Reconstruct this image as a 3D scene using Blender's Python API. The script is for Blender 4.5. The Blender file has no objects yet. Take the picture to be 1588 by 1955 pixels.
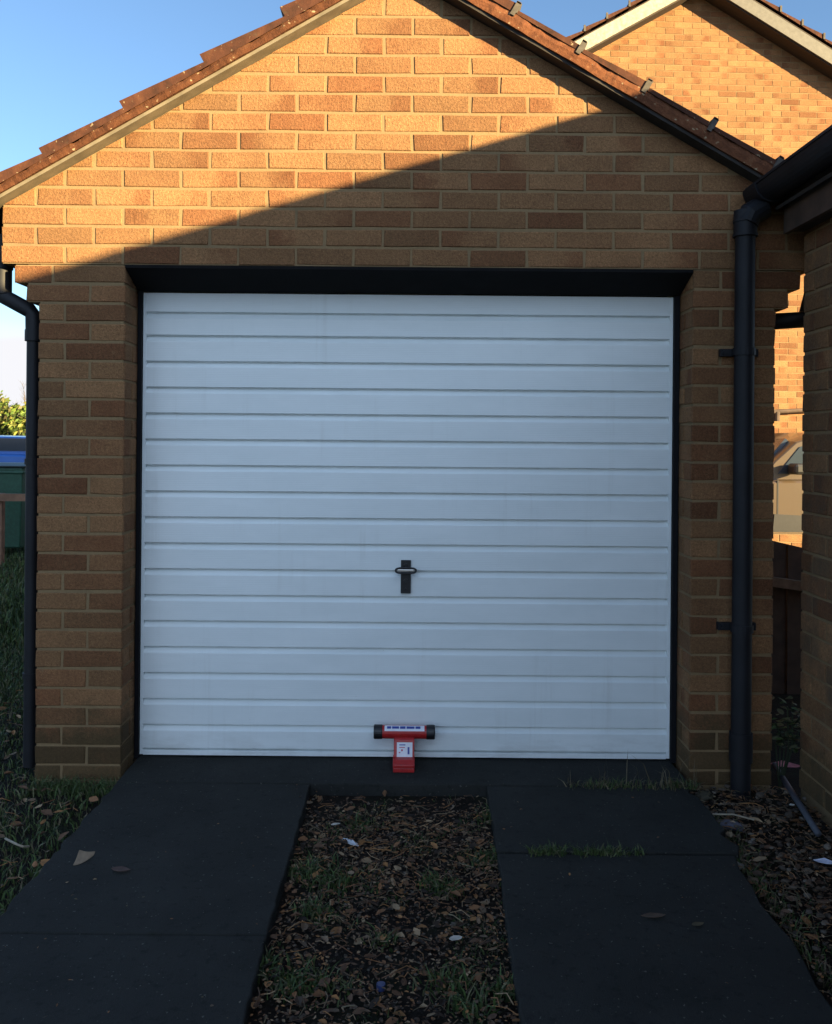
import bpy, math, random
from mathutils import Vector, Matrix
random.seed(7)
R = math.radians
sc = bpy.context.scene
COL = sc.collection

# ------------------------------------------------------------------ camera, sky, sun, exposure
CAM_H, CAM_D, FPX, ROLL = 1.31, 3.5, 1715.0, R(0.5)
cam = bpy.data.cameras.new('camera'); camo = bpy.data.objects.new('camera', cam); COL.objects.link(camo)
cam.lens = 36.0 * FPX / 1955.0; cam.sensor_width = 36.0
cam.shift_x = 19 / 1955.0; cam.shift_y = -137.5 / 1955.0
cam.clip_start = 0.05; cam.clip_end = 2000
camo.location = (0, -CAM_D, CAM_H); camo.rotation_euler = (R(90), -ROLL, 0)
sc.camera = camo

SUN = Vector((1.3, -1.0, 0.39)).normalized()          # direction towards the sun
EL = math.asin(SUN.z); AZ = math.atan2(SUN.x, SUN.y)
w = bpy.data.worlds.new('World'); sc.world = w; w.use_nodes = True
nt = w.node_tree; bg = nt.nodes['Background']
sky = nt.nodes.new('ShaderNodeTexSky'); sky.sky_type = 'NISHITA'; sky.sun_disc = False
sky.sun_elevation = EL; sky.sun_rotation = AZ; sky.air_density = 1.0; sky.dust_density = 0.4; sky.ozone_density = 3.2
# pale cloud: a thin bank low all round, plus an unseen bright bank added behind the camera to fill the shade
def wn(t, **k):
    x = nt.nodes.new(t)
    for a, b in k.items(): setattr(x, a, b)
    return x
def wmath(op, a, b, c=None):
    x = wn('ShaderNodeMath', operation=op)
    for i, q in enumerate((a, b, c)):
        if q is None: continue
        if isinstance(q, (int, float)): x.inputs[i].default_value = q
        else: nt.links.new(q, x.inputs[i])
    return x.outputs[0]
def wmap(v, a, b, c=0, d=1):
    x = wn('ShaderNodeMapRange', interpolation_type='SMOOTHSTEP'); nt.links.new(v, x.inputs[0])
    for i, q in enumerate((a, b, c, d)): x.inputs[i+1].default_value = q
    return x.outputs[0]
tc = wn('ShaderNodeTexCoord'); sep = wn('ShaderNodeSeparateXYZ'); nt.links.new(tc.outputs['Generated'], sep.inputs[0])
mp = wn('ShaderNodeMapping'); mp.inputs['Scale'].default_value = (2.0, 2.0, 6.0); nt.links.new(tc.outputs['Generated'], mp.inputs[0])
nz = wn('ShaderNodeTexNoise'); nz.inputs['Scale'].default_value = 1.6; nz.inputs['Detail'].default_value = 6; nt.links.new(mp.outputs[0], nz.inputs[0])
low = wmap(sep.outputs[2], .17, .05)
behind = wmath('MULTIPLY', wmap(wmath('ADD', wmath('MULTIPLY', sep.outputs[0], .45), wmath('MULTIPLY', sep.outputs[1], -.89)), .15, .75), wmath('MULTIPLY', wmap(sep.outputs[2], -.03, .12), wmap(sep.outputs[2], 1.0, .45, .35, 1)))
cover = wmath('MAXIMUM', low, behind)
dens = wmap(wmath('ADD', wmath('MULTIPLY', cover, .75), nz.outputs[0]), .72, 1.0)
mx = wn('ShaderNodeMix', data_type='RGBA'); nt.links.new(dens, mx.inputs[0]); nt.links.new(sky.outputs[0], mx.inputs[6])
cc_ = wn('ShaderNodeMix', data_type='RGBA'); nt.links.new(behind, cc_.inputs[0])
cc_.inputs[6].default_value = (3.5, 3.5, 3.65, 1); cc_.inputs[7].default_value = (4.0, 5.4, 7.4, 1)
nt.links.new(cc_.outputs[2], mx.inputs[7])
nt.links.new(mx.outputs[2], bg.inputs[0]); bg.inputs[1].default_value = 0.055
sl = bpy.data.lights.new('sun', 'SUN'); sl.energy = 5.0; sl.angle = R(0.5); sl.color = (1.0, 0.76, 0.38)
so = bpy.data.objects.new('sun', sl); COL.objects.link(so); so.rotation_euler = SUN.to_track_quat('Z', 'Y').to_euler(); so.location = (8, -8, 6)
sc.view_settings.view_transform = 'Standard'; sc.view_settings.look = 'None'; sc.view_settings.gamma = 1
sc.view_settings.exposure = 2.29

# ------------------------------------------------------------------ helpers
def deroll(u, v):
    a, b = u - 775.0, v - 840.0; c, s = math.cos(ROLL), math.sin(ROLL)
    return a * c + b * s, -a * s + b * c
def G(u, v, z=0.0):                                       # point of the ground seen at a place of the photograph
    a, b = deroll(u, v); d = (CAM_H - z) * FPX / b
    return a * d / FPX, d - CAM_D
def P(u, v, d):
    a, b = deroll(u, v); return a * d / FPX, d - CAM_D, CAM_H - b * d / FPX

class MB:
    def __init__(s): s.v = []; s.f = []; s.c = []; s.mi = []; s.cur = 0
    def face(s, pts, col=None, cols=None):
        b = len(s.v); s.v += [tuple(p) for p in pts]; s.f.append(tuple(range(b, b + len(pts))))
        s.c.append(cols if cols else [col or (0, 0, 0, 1)] * len(pts)); s.mi.append(s.cur)
    def raw(s, vs, fs, col=None):
        b = len(s.v); s.v += [tuple(p) for p in vs]
        for f in fs:
            s.f.append(tuple(i + b for i in f)); s.c.append([col or (0, 0, 0, 1)] * len(f)); s.mi.append(s.cur)
    def box(s, x0, x1, y0, y1, z0, z1, col=None):
        x0, x1 = sorted((x0, x1)); y0, y1 = sorted((y0, y1)); z0, z1 = sorted((z0, z1))
        s.raw([(x0,y0,z0),(x1,y0,z0),(x1,y1,z0),(x0,y1,z0),(x0,y0,z1),(x1,y0,z1),(x1,y1,z1),(x0,y1,z1)],
              [(3,2,1,0),(4,5,6,7),(0,1,5,4),(1,2,6,5),(2,3,7,6),(3,0,4,7)], col)
    def prism_y(s, poly, y0, y1, col=None):               # poly of (x,z), counterclockwise seen from -y
        n = len(poly); a = [(x, y0, z) for x, z in poly]; b = [(x, y1, z) for x, z in poly]
        s.raw(a + b, [tuple(range(n)), tuple(range(2*n-1, n-1, -1))] + [(i, i+n, (i+1) % n + n, (i+1) % n) for i in range(n)], col)
    def prism_x(s, poly, x0, x1, col=None):               # poly of (y,z)
        n = len(poly); a = [(x0, y, z) for y, z in poly]; b = [(x1, y, z) for y, z in poly]
        s.raw(a + b, [tuple(range(n)), tuple(range(2*n-1, n-1, -1))] + [(i, i+n, (i+1) % n + n, (i+1) % n) for i in range(n)], col)
    def tube(s, pts, rad, n=14, col=None, caps=True):
        pts = [Vector(p) for p in pts]; rads = rad if isinstance(rad, (list, tuple)) else [rad] * len(pts)
        rings = []; up = None
        for i, p in enumerate(pts):
            d = (pts[min(i+1, len(pts)-1)] - pts[max(i-1, 0)]).normalized()
            if up is None: up = Vector((0, 0, 1)) if abs(d.z) < .9 else Vector((0, 1, 0))
            a = d.cross(up); a.normalize(); b = a.cross(d); up = b
            rings.append([p + rads[i] * (math.cos(t) * a + math.sin(t) * b) for t in (2*math.pi*k/n for k in range(n))])
        vs = [q for r in rings for q in r]; fs = []
        for i in range(len(rings) - 1):
            for k in range(n): fs.append((i*n+k, i*n+(k+1) % n, (i+1)*n+(k+1) % n, (i+1)*n+k))
        if caps: fs += [tuple(range(n-1, -1, -1)), tuple(range((len(rings)-1)*n, len(rings)*n))]
        s.raw(vs, fs, col)
    def build(s, name, mats, parent=None, smooth=False, bevel=0, local=False, attr=None, recalc=False):
        root = parent
        while root is not None and root.parent is not None: root = root.parent
        off = Vector((0, 0, 0)) if (root is None or local) else Vector(root.location)
        me = bpy.data.meshes.new(name)
        me.from_pydata([(x-off.x, y-off.y, z-off.z) for x, y, z in s.v], [], s.f)
        for m in (mats if isinstance(mats, (list, tuple)) else [mats]): me.materials.append(m)
        me.polygons.foreach_set('material_index', s.mi)
        if attr:
            a = me.attributes.new(attr, 'FLOAT_COLOR', 'CORNER')
            a.data.foreach_set('color', [x for fc in s.c for cc in fc for x in cc])
        if recalc:
            import bmesh
            bm = bmesh.new(); bm.from_mesh(me); bmesh.ops.recalc_face_normals(bm, faces=bm.faces); bm.to_mesh(me); bm.free()
        if smooth: me.polygons.foreach_set('use_smooth', [True] * len(me.polygons))
        me.update()
        o = bpy.data.objects.new(name, me); COL.objects.link(o)
        if parent is not None: o.parent = parent
        if bevel:
            b = o.modifiers.new('bevel', 'BEVEL'); b.width = bevel; b.segments = 2; b.limit_method = 'ANGLE'
        return o

def thing(name, label, cat, loc=(0, 0, 0), rz=0, group=None):
    o = bpy.data.objects.new(name, None); COL.objects.link(o); o.empty_display_size = .2
    o.location = loc; o.rotation_euler = (0, 0, rz); tag(o, label, cat, group); return o
def tag(o, label=None, cat=None, group=None, kind=None):
    if label: o['label'] = label
    if cat: o['category'] = cat
    if group: o['group'] = group
    if kind: o['kind'] = kind
    return o

# ------------------------------------------------------------------ materials
class NT:
    def __init__(s, name):
        s.m = bpy.data.materials.new(name); s.m.use_nodes = True; s.t = s.m.node_tree
        s.b = s.t.nodes['Principled BSDF']
    def n(s, typ, **kw):
        x = s.t.nodes.new(typ)
        for k, v in kw.items():
            if k.startswith('i_'):
                k = k[2:]; x.inputs[int(k) if k.isdigit() else k.replace('_', ' ')].default_value = v
            else: setattr(x, k, v)
        return x
    def l(s, a, b): s.t.links.new(a, b)
    def coords(s, scale=(1, 1, 1)):
        g = s.n('ShaderNodeTexCoord'); m = s.n('ShaderNodeMapping'); m.inputs['Scale'].default_value = scale
        s.l(g.outputs['Object'], m.inputs[0]); return m.outputs[0]
    def noise(s, scale, detail=4, rough=.55, vec=None):
        x = s.n('ShaderNodeTexNoise', i_Scale=scale, i_Detail=detail, i_Roughness=rough)
        s.l(vec if vec is not None else s.coords(), x.inputs['Vector']); return x.outputs['Fac']
    def ramp(s, fac, stops):
        x = s.n('ShaderNodeValToRGB'); e = x.color_ramp.elements
        while len(e) < len(stops): e.new(.5)
        for k, (p, c) in enumerate(stops): e[k].position = p; e[k].color = tuple(c) + ((1,) if len(c) == 3 else ())
        s.l(fac, x.inputs[0]); return x.outputs[0]
    def math(s, op, a, b=None, clamp=False):
        x = s.n('ShaderNodeMath', operation=op, use_clamp=clamp)
        for i, q in enumerate((a, b)):
            if q is None: continue
            if isinstance(q, (int, float)): x.inputs[i].default_value = q
            else: s.l(q, x.inputs[i])
        return x.outputs[0]
    def mapr(s, v, a, b, c=0, d=1, smooth=True):
        x = s.n('ShaderNodeMapRange'); x.interpolation_type = 'SMOOTHSTEP' if smooth else 'LINEAR'
        s.l(v, x.inputs[0])
        for i, q in enumerate((a, b, c, d)): x.inputs[i+1].default_value = q
        return x.outputs[0]
    def mix(s, f, a, b, mode='MIX'):
        x = s.n('ShaderNodeMix', data_type='RGBA', blend_type=mode)
        for i, q in ((0, f), (6, a), (7, b)):
            if isinstance(q, (int, float)): x.inputs[i].default_value = q
            elif isinstance(q, tuple): x.inputs[i].default_value = q + ((1,) if len(q) == 3 else ())
            else: s.l(q, x.inputs[i])
        return x.outputs[2]
    def color(s, c):
        if isinstance(c, tuple): s.b.inputs['Base Color'].default_value = c + ((1,) if len(c) == 3 else ())
        else: s.l(c, s.b.inputs['Base Color'])
    def bump(s, h, strength=.3, dist=.002, normal=None):
        x = s.n('ShaderNodeBump'); x.inputs['Strength'].default_value = strength; x.inputs['Distance'].default_value = dist
        s.l(h, x.inputs['Height'])
        if normal is not None: s.l(normal, x.inputs['Normal'])
        s.l(x.outputs[0], s.b.inputs['Normal']); return x.outputs[0]
    def set(s, rough=None, metal=None, spec=None, coat=None):
        for k, v in (('Roughness', rough), ('Metallic', metal), ('Specular IOR Level', spec), ('Coat Weight', coat)):
            if v is not None:
                if isinstance(v, (int, float)): s.b.inputs[k].default_value = v
                else: s.l(v, s.b.inputs[k])
        return s

def simple(name, c, rough=.6, metal=0, var=.15, scale=30, bump=0, spec=.5):
    t = NT(name); f = t.noise(scale, 5)
    t.color(t.ramp(f, [(.3, tuple(x*(1-var) for x in c)), (.7, tuple(min(1, x*(1+var)) for x in c))]))
    t.set(rough, metal, spec)
    if bump: t.bump(f, bump, .003)
    return t.m

BUFF, REDB = (.252, .132, .060), (.165, .068, .030)
def brick_mat(name, moss=False, shade_grime=0.0):
    t = NT(name)
    a = t.n('ShaderNodeAttribute', attribute_name='brick'); sp = t.n('ShaderNodeSeparateColor'); t.l(a.outputs['Color'], sp.inputs[0])
    fine = t.noise(210, 3, .75); big = t.noise(9, 4); grit = t.noise(95, 2, .6)
    u = t.math('ADD', sp.outputs[2], t.math('MULTIPLY', t.math('SUBTRACT', t.noise(16, 4), .5), .9))
    red = t.math('ADD', sp.outputs[0], t.math('MULTIPLY', sp.outputs[1], t.mapr(u, .42, .85)))
    red = t.math('ADD', red, t.math('MULTIPLY', t.math('SUBTRACT', t.noise(24, 6, .75), .5), .95), True)
    c = t.mix(red, BUFF, REDB)
    val = t.math('ADD', t.math('MULTIPLY', a.outputs['Alpha'], .42), .78)
    val = t.math('MULTIPLY', val, t.mapr(fine, .32, .68, .66, 1.24, False)); val = t.math('MULTIPLY', val, t.mapr(grit, .3, .7, .80, 1.16, False))
    val = t.math('MULTIPLY', val, t.mapr(big, .3, .7, .88, 1.08, False))
    cc = t.n('ShaderNodeVectorMath', operation='SCALE'); t.l(c, cc.inputs[0]); t.l(val, cc.inputs['Scale']); c = cc.outputs[0]
    pits = t.mapr(t.noise(120, 2, .5), .66, .74)                     # small dark drag pits
    sm = t.mapr(t.noise(26, 5, .7), .60, .74); c = t.mix(t.math('MULTIPLY', sm, .35), c, (.30, .20, .105))
    c = t.mix(t.math('MULTIPLY', pits, .6), c, (.09, .05, .022))
    if shade_grime:  # grime patches; their raised strength also puts shade into the outbuilding brick
        c = t.mix(t.math('MULTIPLY', t.mapr(t.noise(5, 5, .65), .40, .72), shade_grime), c, (.09, .068, .045))
    if moss:
        g = t.n('ShaderNodeNewGeometry'); s3 = t.n('ShaderNodeSeparateXYZ'); t.l(g.outputs['Position'], s3.inputs[0])
        low = t.mapr(s3.outputs[2], .50, .02)
        pm = t.mapr(t.math('ADD', low, t.math('MULTIPLY', t.math('SUBTRACT', t.noise(7, 6, .7), .5), 1.6)), .45, .95)
        c = t.mix(t.math('MULTIPLY', pm, .62), c, (.034, .036, .016))
    t.color(c); t.set(.92, 0, .25)
    vert = t.noise(1, 3, .6, t.coords((420, 420, 60)))
    t.bump(t.math('ADD', fine, t.math('ADD', t.math('MULTIPLY', vert, .7), t.math('MULTIPLY', grit, 1.2))), .9, .003)
    return t.m
def mortar_mat(name, moss=False):
    t = NT(name); f = t.noise(170, 4, .7); b = t.noise(6, 4)
    c = t.mix(f, (.165, .110, .056), (.29, .197, .104)); c = t.mix(t.mapr(b, .45, .75, 0, .5), c, (.14, .105, .06))
    t.color(c); t.set(.95, 0, .2); t.bump(f, .6, .002); return t.m
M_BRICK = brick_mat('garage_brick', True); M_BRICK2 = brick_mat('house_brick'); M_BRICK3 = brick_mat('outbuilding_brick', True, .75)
M_MORT = mortar_mat('mortar')

def tile_mat():
    t = NT('roof_tile'); f = t.noise(22, 6, .65)
    c = t.ramp(f, [(.3, (.032, .014, .009)), (.55, (.068, .025, .014)), (.75, (.10, .04, .02))])
    li = t.mapr(t.noise(75, 2, .5), .70, .76); c = t.mix(t.math('MULTIPLY', li, .75), c, (.27, .21, .13))
    ms = t.mapr(t.noise(12, 5, .7), .58, .72); c = t.mix(t.math('MULTIPLY', ms, .55), c, (.05, .045, .03))
    t.color(c); t.set(.9, 0, .25); t.bump(t.noise(140, 4), .5, .002); return t.m
M_TILE = tile_mat()
def verge_mat(name, k):
    t = NT(name); f = t.noise(30, 6, .7)
    c = t.ramp(f, [(.3, (.13*k, .05*k, .026*k)), (.55, (.24*k, .09*k, .042*k)), (.75, (.31*k, .15*k, .075*k))])
    li = t.mapr(t.noise(60, 3, .5), .655, .71); c = t.mix(t.math('MULTIPLY', li, .8), c, (.33, .26, .16))
    t.color(c); t.set(.95, 0, .2); t.bump(t.noise(90, 5, .7), .8, .005); return t.m
M_VERGE = verge_mat('verge_mortar', .38); M_VERGE2 = verge_mat('sandy_verge_mortar', .58)
M_UNDER = simple('undercloak_board', (.15, .125, .088), .9, var=.3, scale=14); M_UNDER2 = simple('shade_toned_undercloak', (.03, .025, .022), .9, var=.3, scale=14)  # second board: darker copy with the shade under the verge put into its colour
M_PIPE = simple('black_pvc', (.0085, .009, .012), .6, var=.35, scale=7, spec=.35)
M_BLACK = simple('black_plastic', (.012, .012, .014), .45, var=.2)
M_LINTEL = simple('black_painted_board', (.006, .0055, .006), .8, var=.3, scale=8, bump=.2, spec=.15); M_FRAME = simple('black_door_frame', (.006, .006, .008), .7, spec=.2)
M_CLIP = simple('galvanised_clip', (.075, .065, .055), .9, 0, var=.3, scale=50)
M_FASCIA = simple('brown_stained_timber', (.06, .036, .024), .75, var=.35, scale=12, bump=.3)
M_SOFFIT = simple('dark_soffit', (.035, .024, .018), .8)
def door_mat():
    t = NT('door_white_steel')
    wv = t.n('ShaderNodeTexWave', wave_type='BANDS', bands_direction='Z', i_Scale=42.0, i_Distortion=1.2, i_Detail=3.0)
    t.l(t.coords((.25, 1, 1)), wv.inputs[0])
    d = t.noise(1, 5, .65, t.coords((3, 1, 9)))
    g = t.n('ShaderNodeNewGeometry'); s3 = t.n('ShaderNodeSeparateXYZ'); t.l(g.outputs['Position'], s3.inputs[0])
    c = t.ramp(d, [(.3, (.735, .785, .79)), (.7, (.80, .845, .85))])
    dirt = t.math('MULTIPLY', t.mapr(s3.outputs[2], .16, .0), t.mapr(t.noise(1, 5, .7, t.coords((4, 1, 14))), .45, .7))
    c = t.mix(t.math('MULTIPLY', dirt, .35), c, (.36, .35, .32))
    st = t.math('MULTIPLY', t.mapr(t.noise(1, 5, .7, t.coords((22, 1, .8))), .52, .74), t.mapr(t.noise(1, 4, .6, t.coords((3, 1, 2.5))), .4, .7))
    c = t.mix(t.math('MULTIPLY', st, .22), c, (.42, .40, .36)); c = t.mix(t.math('MULTIPLY', t.mapr(t.noise(1, 6, .8, t.coords((60, 1, 60))), .66, .74), t.mapr(s3.outputs[2], .75, .05)), c, (.40, .37, .32))
    t.color(c); t.set(t.mapr(d, .3, .7, .36, .52), 0, .4); t.bump(t.math('ADD', wv.outputs['Fac'], t.math('MULTIPLY', t.noise(1, 4, .6, t.coords((9, 1, 5))), 4)), .14, .0012); return t.m
M_DOOR = door_mat()
M_STEEL = simple('bright_steel', (.62, .60, .58), .3, 1, var=.1)
def red_mat():
    t = NT('red_paint'); f = t.noise(60, 4)
    c = t.ramp(f, [(.3, (.36, .012, .016)), (.7, (.47, .022, .02))])
    sc_ = t.mapr(t.noise(35, 5, .7), .64, .70); c = t.mix(t.math('MULTIPLY', sc_, .5), c, (.16, .03, .02))
    t.color(c); t.set(.4, 0, .5); return t.m
M_RED = red_mat()
M_STICK = simple('white_sticker', (.78, .77, .82), .5, var=.06); M_BLUE = simple('blue_print', (.035, .06, .30), .5); M_PINK = simple('red_print', (.50, .07, .13), .5)
def asphalt_mat():
    t = NT('dark_concrete'); f = t.noise(240, 4, .75); b = t.noise(3.5, 5, .6)
    c = t.mix(b, (.014, .0147, .0138), (.046, .047, .0435)); c = t.mix(t.mapr(f, .58, .74, 0, .8), c, (.06, .06, .06)); c = t.mix(t.math('MULTIPLY', t.mapr(t.noise(28, 5, .75), .5, .7), .5), c, (.008, .008, .008)); c = t.mix(t.math('MULTIPLY', t.mapr(t.noise(90, 2, .4), .71, .74), .8), c, (.12, .115, .105))
    mo = t.mapr(t.noise(5, 6, .7), .60, .75); c = t.mix(t.math('MULTIPLY', mo, .45), c, (.012, .014, .008))
    t.color(c); t.set(.92, 0, .16); t.bump(t.math('ADD', f, t.noise(25, 4)), .75, .006); return t.m
M_ASPH = asphalt_mat()
def soil_mat():
    t = NT('soil'); f = t.noise(60, 6, .75); b = t.noise(4, 5, .6)
    c = t.ramp(f, [(.3, (.007, .005, .004)), (.6, (.022, .015, .010)), (.8, (.045, .033, .022))])
    c = t.mix(t.mapr(b, .5, .68, 0, .6), c, (.018, .026, .009)); t.color(c); t.set(.95, 0, .2); t.bump(f, .9, .02); return t.m
M_SOIL = soil_mat()
def turf_mat():
    t = NT('turf'); f = t.noise(35, 6, .7); b = t.noise(.5, 5, .6)
    c = t.ramp(f, [(.3, (.012, .024, .007)), (.7, (.034, .058, .017))]); c = t.mix(t.mapr(b, .4, .7, 0, .5), c, (.05, .045, .022))
    t.color(c); t.set(.95, 0, .2); t.bump(f, .8, .03); return t.m
M_TURF = turf_mat()
def attr_mat(name, rough=.7, spec=.3, trans=0):
    t = NT(name); a = t.n('ShaderNodeAttribute', attribute_name='tint')
    f = t.noise(120, 3); t.color(t.mix(.35, (0, 0, 0), (0, 0, 0)) if False else t.mix(t.mapr(f, .3, .7, 0, .25), a.outputs['Color'], (.02, .014, .009)))
    t.set(rough, 0, spec); return t.m
M_TINT = attr_mat('tinted_litter', .8); M_LEAFY = attr_mat('leafy_tint', .6)
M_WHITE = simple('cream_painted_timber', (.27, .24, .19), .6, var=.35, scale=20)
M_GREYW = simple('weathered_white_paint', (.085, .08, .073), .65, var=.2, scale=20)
M_BARK = simple('grey_bark', (.10, .08, .065), .9, var=.3)

# ------------------------------------------------------------------ brickwork
def clip(poly, hps):
    for (a, b, c) in hps:                                  # keep a*u + b*v <= c
        out = []
        for i in range(len(poly)):
            p, q = poly[i], poly[(i+1) % len(poly)]
            dp, dq = a*p[0]+b*p[1]-c, a*q[0]+b*q[1]-c
            if dp <= 0: out.append(p)
            if (dp < 0 < dq) or (dq < 0 < dp):
                t = dp/(dp-dq); out.append((p[0]+t*(q[0]-p[0]), p[1]+t*(q[1]-p[1])))
        poly = out
        if len(poly) < 3: return []
    return poly
def area(p): return .5*sum(p[i][0]*p[(i+1) % len(p)][1]-p[(i+1) % len(p)][0]*p[i][1] for i in range(len(p)))
def brick_tone(rng, redder=0.0):
    r = rng.random() - redder
    if r < .46: c = (rng.uniform(0, .16), rng.uniform(0, .12))
    elif r < .66: c = (rng.uniform(.15, .35), rng.uniform(0, .25))
    else: c = (rng.uniform(0, .2), rng.uniform(.45, .85))
    if r < redder * -.2 or rng.random() < .13: c = (rng.uniform(.55, .9), rng.uniform(0, .1))
    return c[0], c[1], rng.random() < .35, rng.random()
class Wall:
    """bricks on a plane: origin o, horizontal direction U, outward normal N; u along U, v up"""
    def __init__(s, mb, o, U, N, seed=1, cham=.0032, depth=.012, jit=.0022, redder=0, full=True):
        s.mb, s.o, s.U, s.N = mb, Vector(o), Vector(U), Vector(N); s.rng = random.Random(seed)
        s.cham, s.depth, s.jit, s.redder, s.full = cham, depth, jit, redder, full
        s.flip = s.U.cross(Vector((0, 0, 1))).dot(s.N) < 0
    def pt(s, u, v, n): return s.o + s.U*u + Vector((0, 0, v)) + s.N*n
    def brick(s, u0, u1, v0, v1, hps=(), tone=None):
        rng = s.rng; j = s.jit
        poly = [(u0+rng.uniform(-j, j), v0+rng.uniform(-j, j)), (u1+rng.uniform(-j, j), v0+rng.uniform(-j, j)),
                (u1+rng.uniform(-j, j), v1+rng.uniform(-j, j)), (u0+rng.uniform(-j, j), v1+rng.uniform(-j, j))]
        poly = clip(poly, hps)
        if len(poly) < 3 or abs(area(poly)) < 2e-4: return
        r, g, fl, val = tone or brick_tone(rng, s.redder)
        n = len(poly); off = rng.uniform(-.0014, .0008) if s.full else 0; tilt = rng.uniform(-.006, .006) if s.full else 0
        def colr(p):
            q = min(1, max(0, (p[0]-u0)/(u1-u0))); return (r, g, 1-q if fl else q, val)
        def front(p): return off + tilt*(p[0]-(u0+u1)/2)
        c = s.cham; m = (sum(p[0] for p in poly)/n, sum(p[1] for p in poly)/n)
        ins = []
        for p in poly:
            dx, dy = m[0]-p[0], m[1]-p[1]
            ins.append((p[0]+math.copysign(min(c, abs(dx)*.5), dx), p[1]+math.copysign(min(c, abs(dy)*.5), dy)))
        def emit(idx_pts, cl):
            if s.flip: idx_pts, cl = idx_pts[::-1], cl[::-1]
            s.mb.face(idx_pts, cols=cl)
        cl = [colr(p) for p in poly]
        if s.full:
            emit([s.pt(*p, front(p)) for p in ins], cl)
            for i in range(n):
                k = (i+1) % n
                emit([s.pt(*poly[i], front(poly[i])-c), s.pt(*poly[k], front(poly[k])-c), s.pt(*ins[k], front(ins[k])), s.pt(*ins[i], front(ins[i]))], [cl[i], cl[k], cl[k], cl[i]])
                emit([s.pt(*poly[i], -s.depth), s.pt(*poly[k], -s.depth), s.pt(*poly[k], front(poly[k])-c), s.pt(*poly[i], front(poly[i])-c)], [cl[i], cl[k], cl[k], cl[i]])
        else:
            emit([s.pt(*p, 0) for p in poly], cl)
            for i in range(n):
                k = (i+1) % n
                emit([s.pt(*poly[i], -s.depth), s.pt(*poly[k], -s.depth), s.pt(*poly[k], 0), s.pt(*poly[i], 0)], [cl[i], cl[k], cl[k], cl[i]])
    def course(s, edges, v0, v1, hps=()):
        for a, b in zip(edges[:-1], edges[1:]):
            s.brick(a + (.005 if a > edges[0] else 0), b - (.005 if b < edges[-1] else 0), v0+.005, v1-.005, hps)
    def stretch(s, u0, u1, v0, v1, off, hps=(), mod=.225, h=.075):
        k = 0; v = v0
        while v < v1 - .01:
            o = off if k % 2 == 0 else off + mod/2
            js = []; j = math.floor((u0-o)/mod)
            while o + j*mod < u1:
                x = o + j*mod
                if x > u0+.05 and x < u1-.05: js.append(x)
                j += 1
            s.course([u0]+js+[u1], v, min(v+h, v1), hps); k += 1; v += h

T30 = math.tan(R(30)); C30, S30 = math.cos(R(30)), math.sin(R(30))
def roof_side(mb, mort, deck, xr, zr, D, side, y0, y1, tlo=.078, thi=.05, mh=.033, step=.05, verge_gap=0):
    """tiles from ridge point (xr, zr) down one slope; D = distances of the tile noses from the ridge"""
    dn = Vector((side*C30, 0, -S30)); nm = Vector((side*S30, 0, C30)); o = Vector((xr, 0, zr))
    def q(d, h, y): v = o + dn*d + nm*h; return (v.x, y, v.z)
    ys = [y0]
    while ys[-1] < y1 - 1e-6: ys.append(min(y1, ys[-1]+step))
    def roll(y):
        t = ((y-y0) % .30)/.30
        return .020*max(0, math.cos((t-.5)*2*math.pi/.55)) if abs(t-.5) < .14 else 0
    prev = 0.0; rng = random.Random(int(abs(xr)*100)+side+5)
    def add(pts):
        mb.face(pts if side > 0 else pts[::-1])
    for d in D:
        jl = rng.uniform(-.010, .008)
        hs = [roll(y) for y in ys]
        for a in range(len(ys)-1):
            b = a+1
            add([q(prev, thi+hs[a], ys[a]), q(d, tlo+hs[a]+jl, ys[a]), q(d, tlo+hs[b]+jl, ys[b]), q(prev, thi+hs[b], ys[b])])
            add([q(d, tlo+hs[a]+jl, ys[a]), q(d, mh-.003, ys[a]), q(d, mh-.003, ys[b]), q(d, tlo+hs[b]+jl, ys[b])])
        for (y, fl) in ((ys[0], 1), (ys[-1], -1)):
            p = [q(prev, mh-.003, y), q(d, mh-.003, y), q(d, tlo+jl, y), q(prev, thi, y)]
            mb.face(p if fl*side > 0 else p[::-1])
        prev = d
    D1 = D[-1]
    if mort is not None:
        n = 120; pr = []
        for i in range(n+1):                                  # uneven bedding mortar along the verge
            a = D1*i/n; pr.append((a, .004+.003*math.sin(i*.37)+rng.uniform(-.0015, .0015), mh+.004*math.sin(i*.9)+rng.uniform(-.002, .002)))
        for (a, ea, ha), (b, eb, hb) in zip(pr[:-1], pr[1:]):
            for f in ([q(a, .001, y0+ea), q(b, .001, y0+eb), q(b, hb*.55, y0+eb-.003), q(a, ha*.55, y0+ea-.003)], [q(a, ha*.55, y0+ea-.003), q(b, hb*.55, y0+eb-.003), q(b, hb, y0+eb+.002), q(a, ha, y0+ea+.002)],
                      [q(a, ha, y0+ea+.002), q(b, hb, y0+eb+.002), q(b, hb, y0+.12), q(a, ha, y0+.12)], [q(a, .001, y0+.12), q(b, .001, y0+.12), q(b, .001, y0+eb), q(a, .001, y0+ea)]):
                mort.face(f if side > 0 else f[::-1])
    p = [q(0, -.012, 0), q(D1, -.012, 0), q(D1, 0, 0), q(0, 0, 0)]; pl = [(x, z) for x, _, z in p]
    deck.prism_y(pl if side > 0 else pl[::-1], y0+.014, y1-.001)

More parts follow.
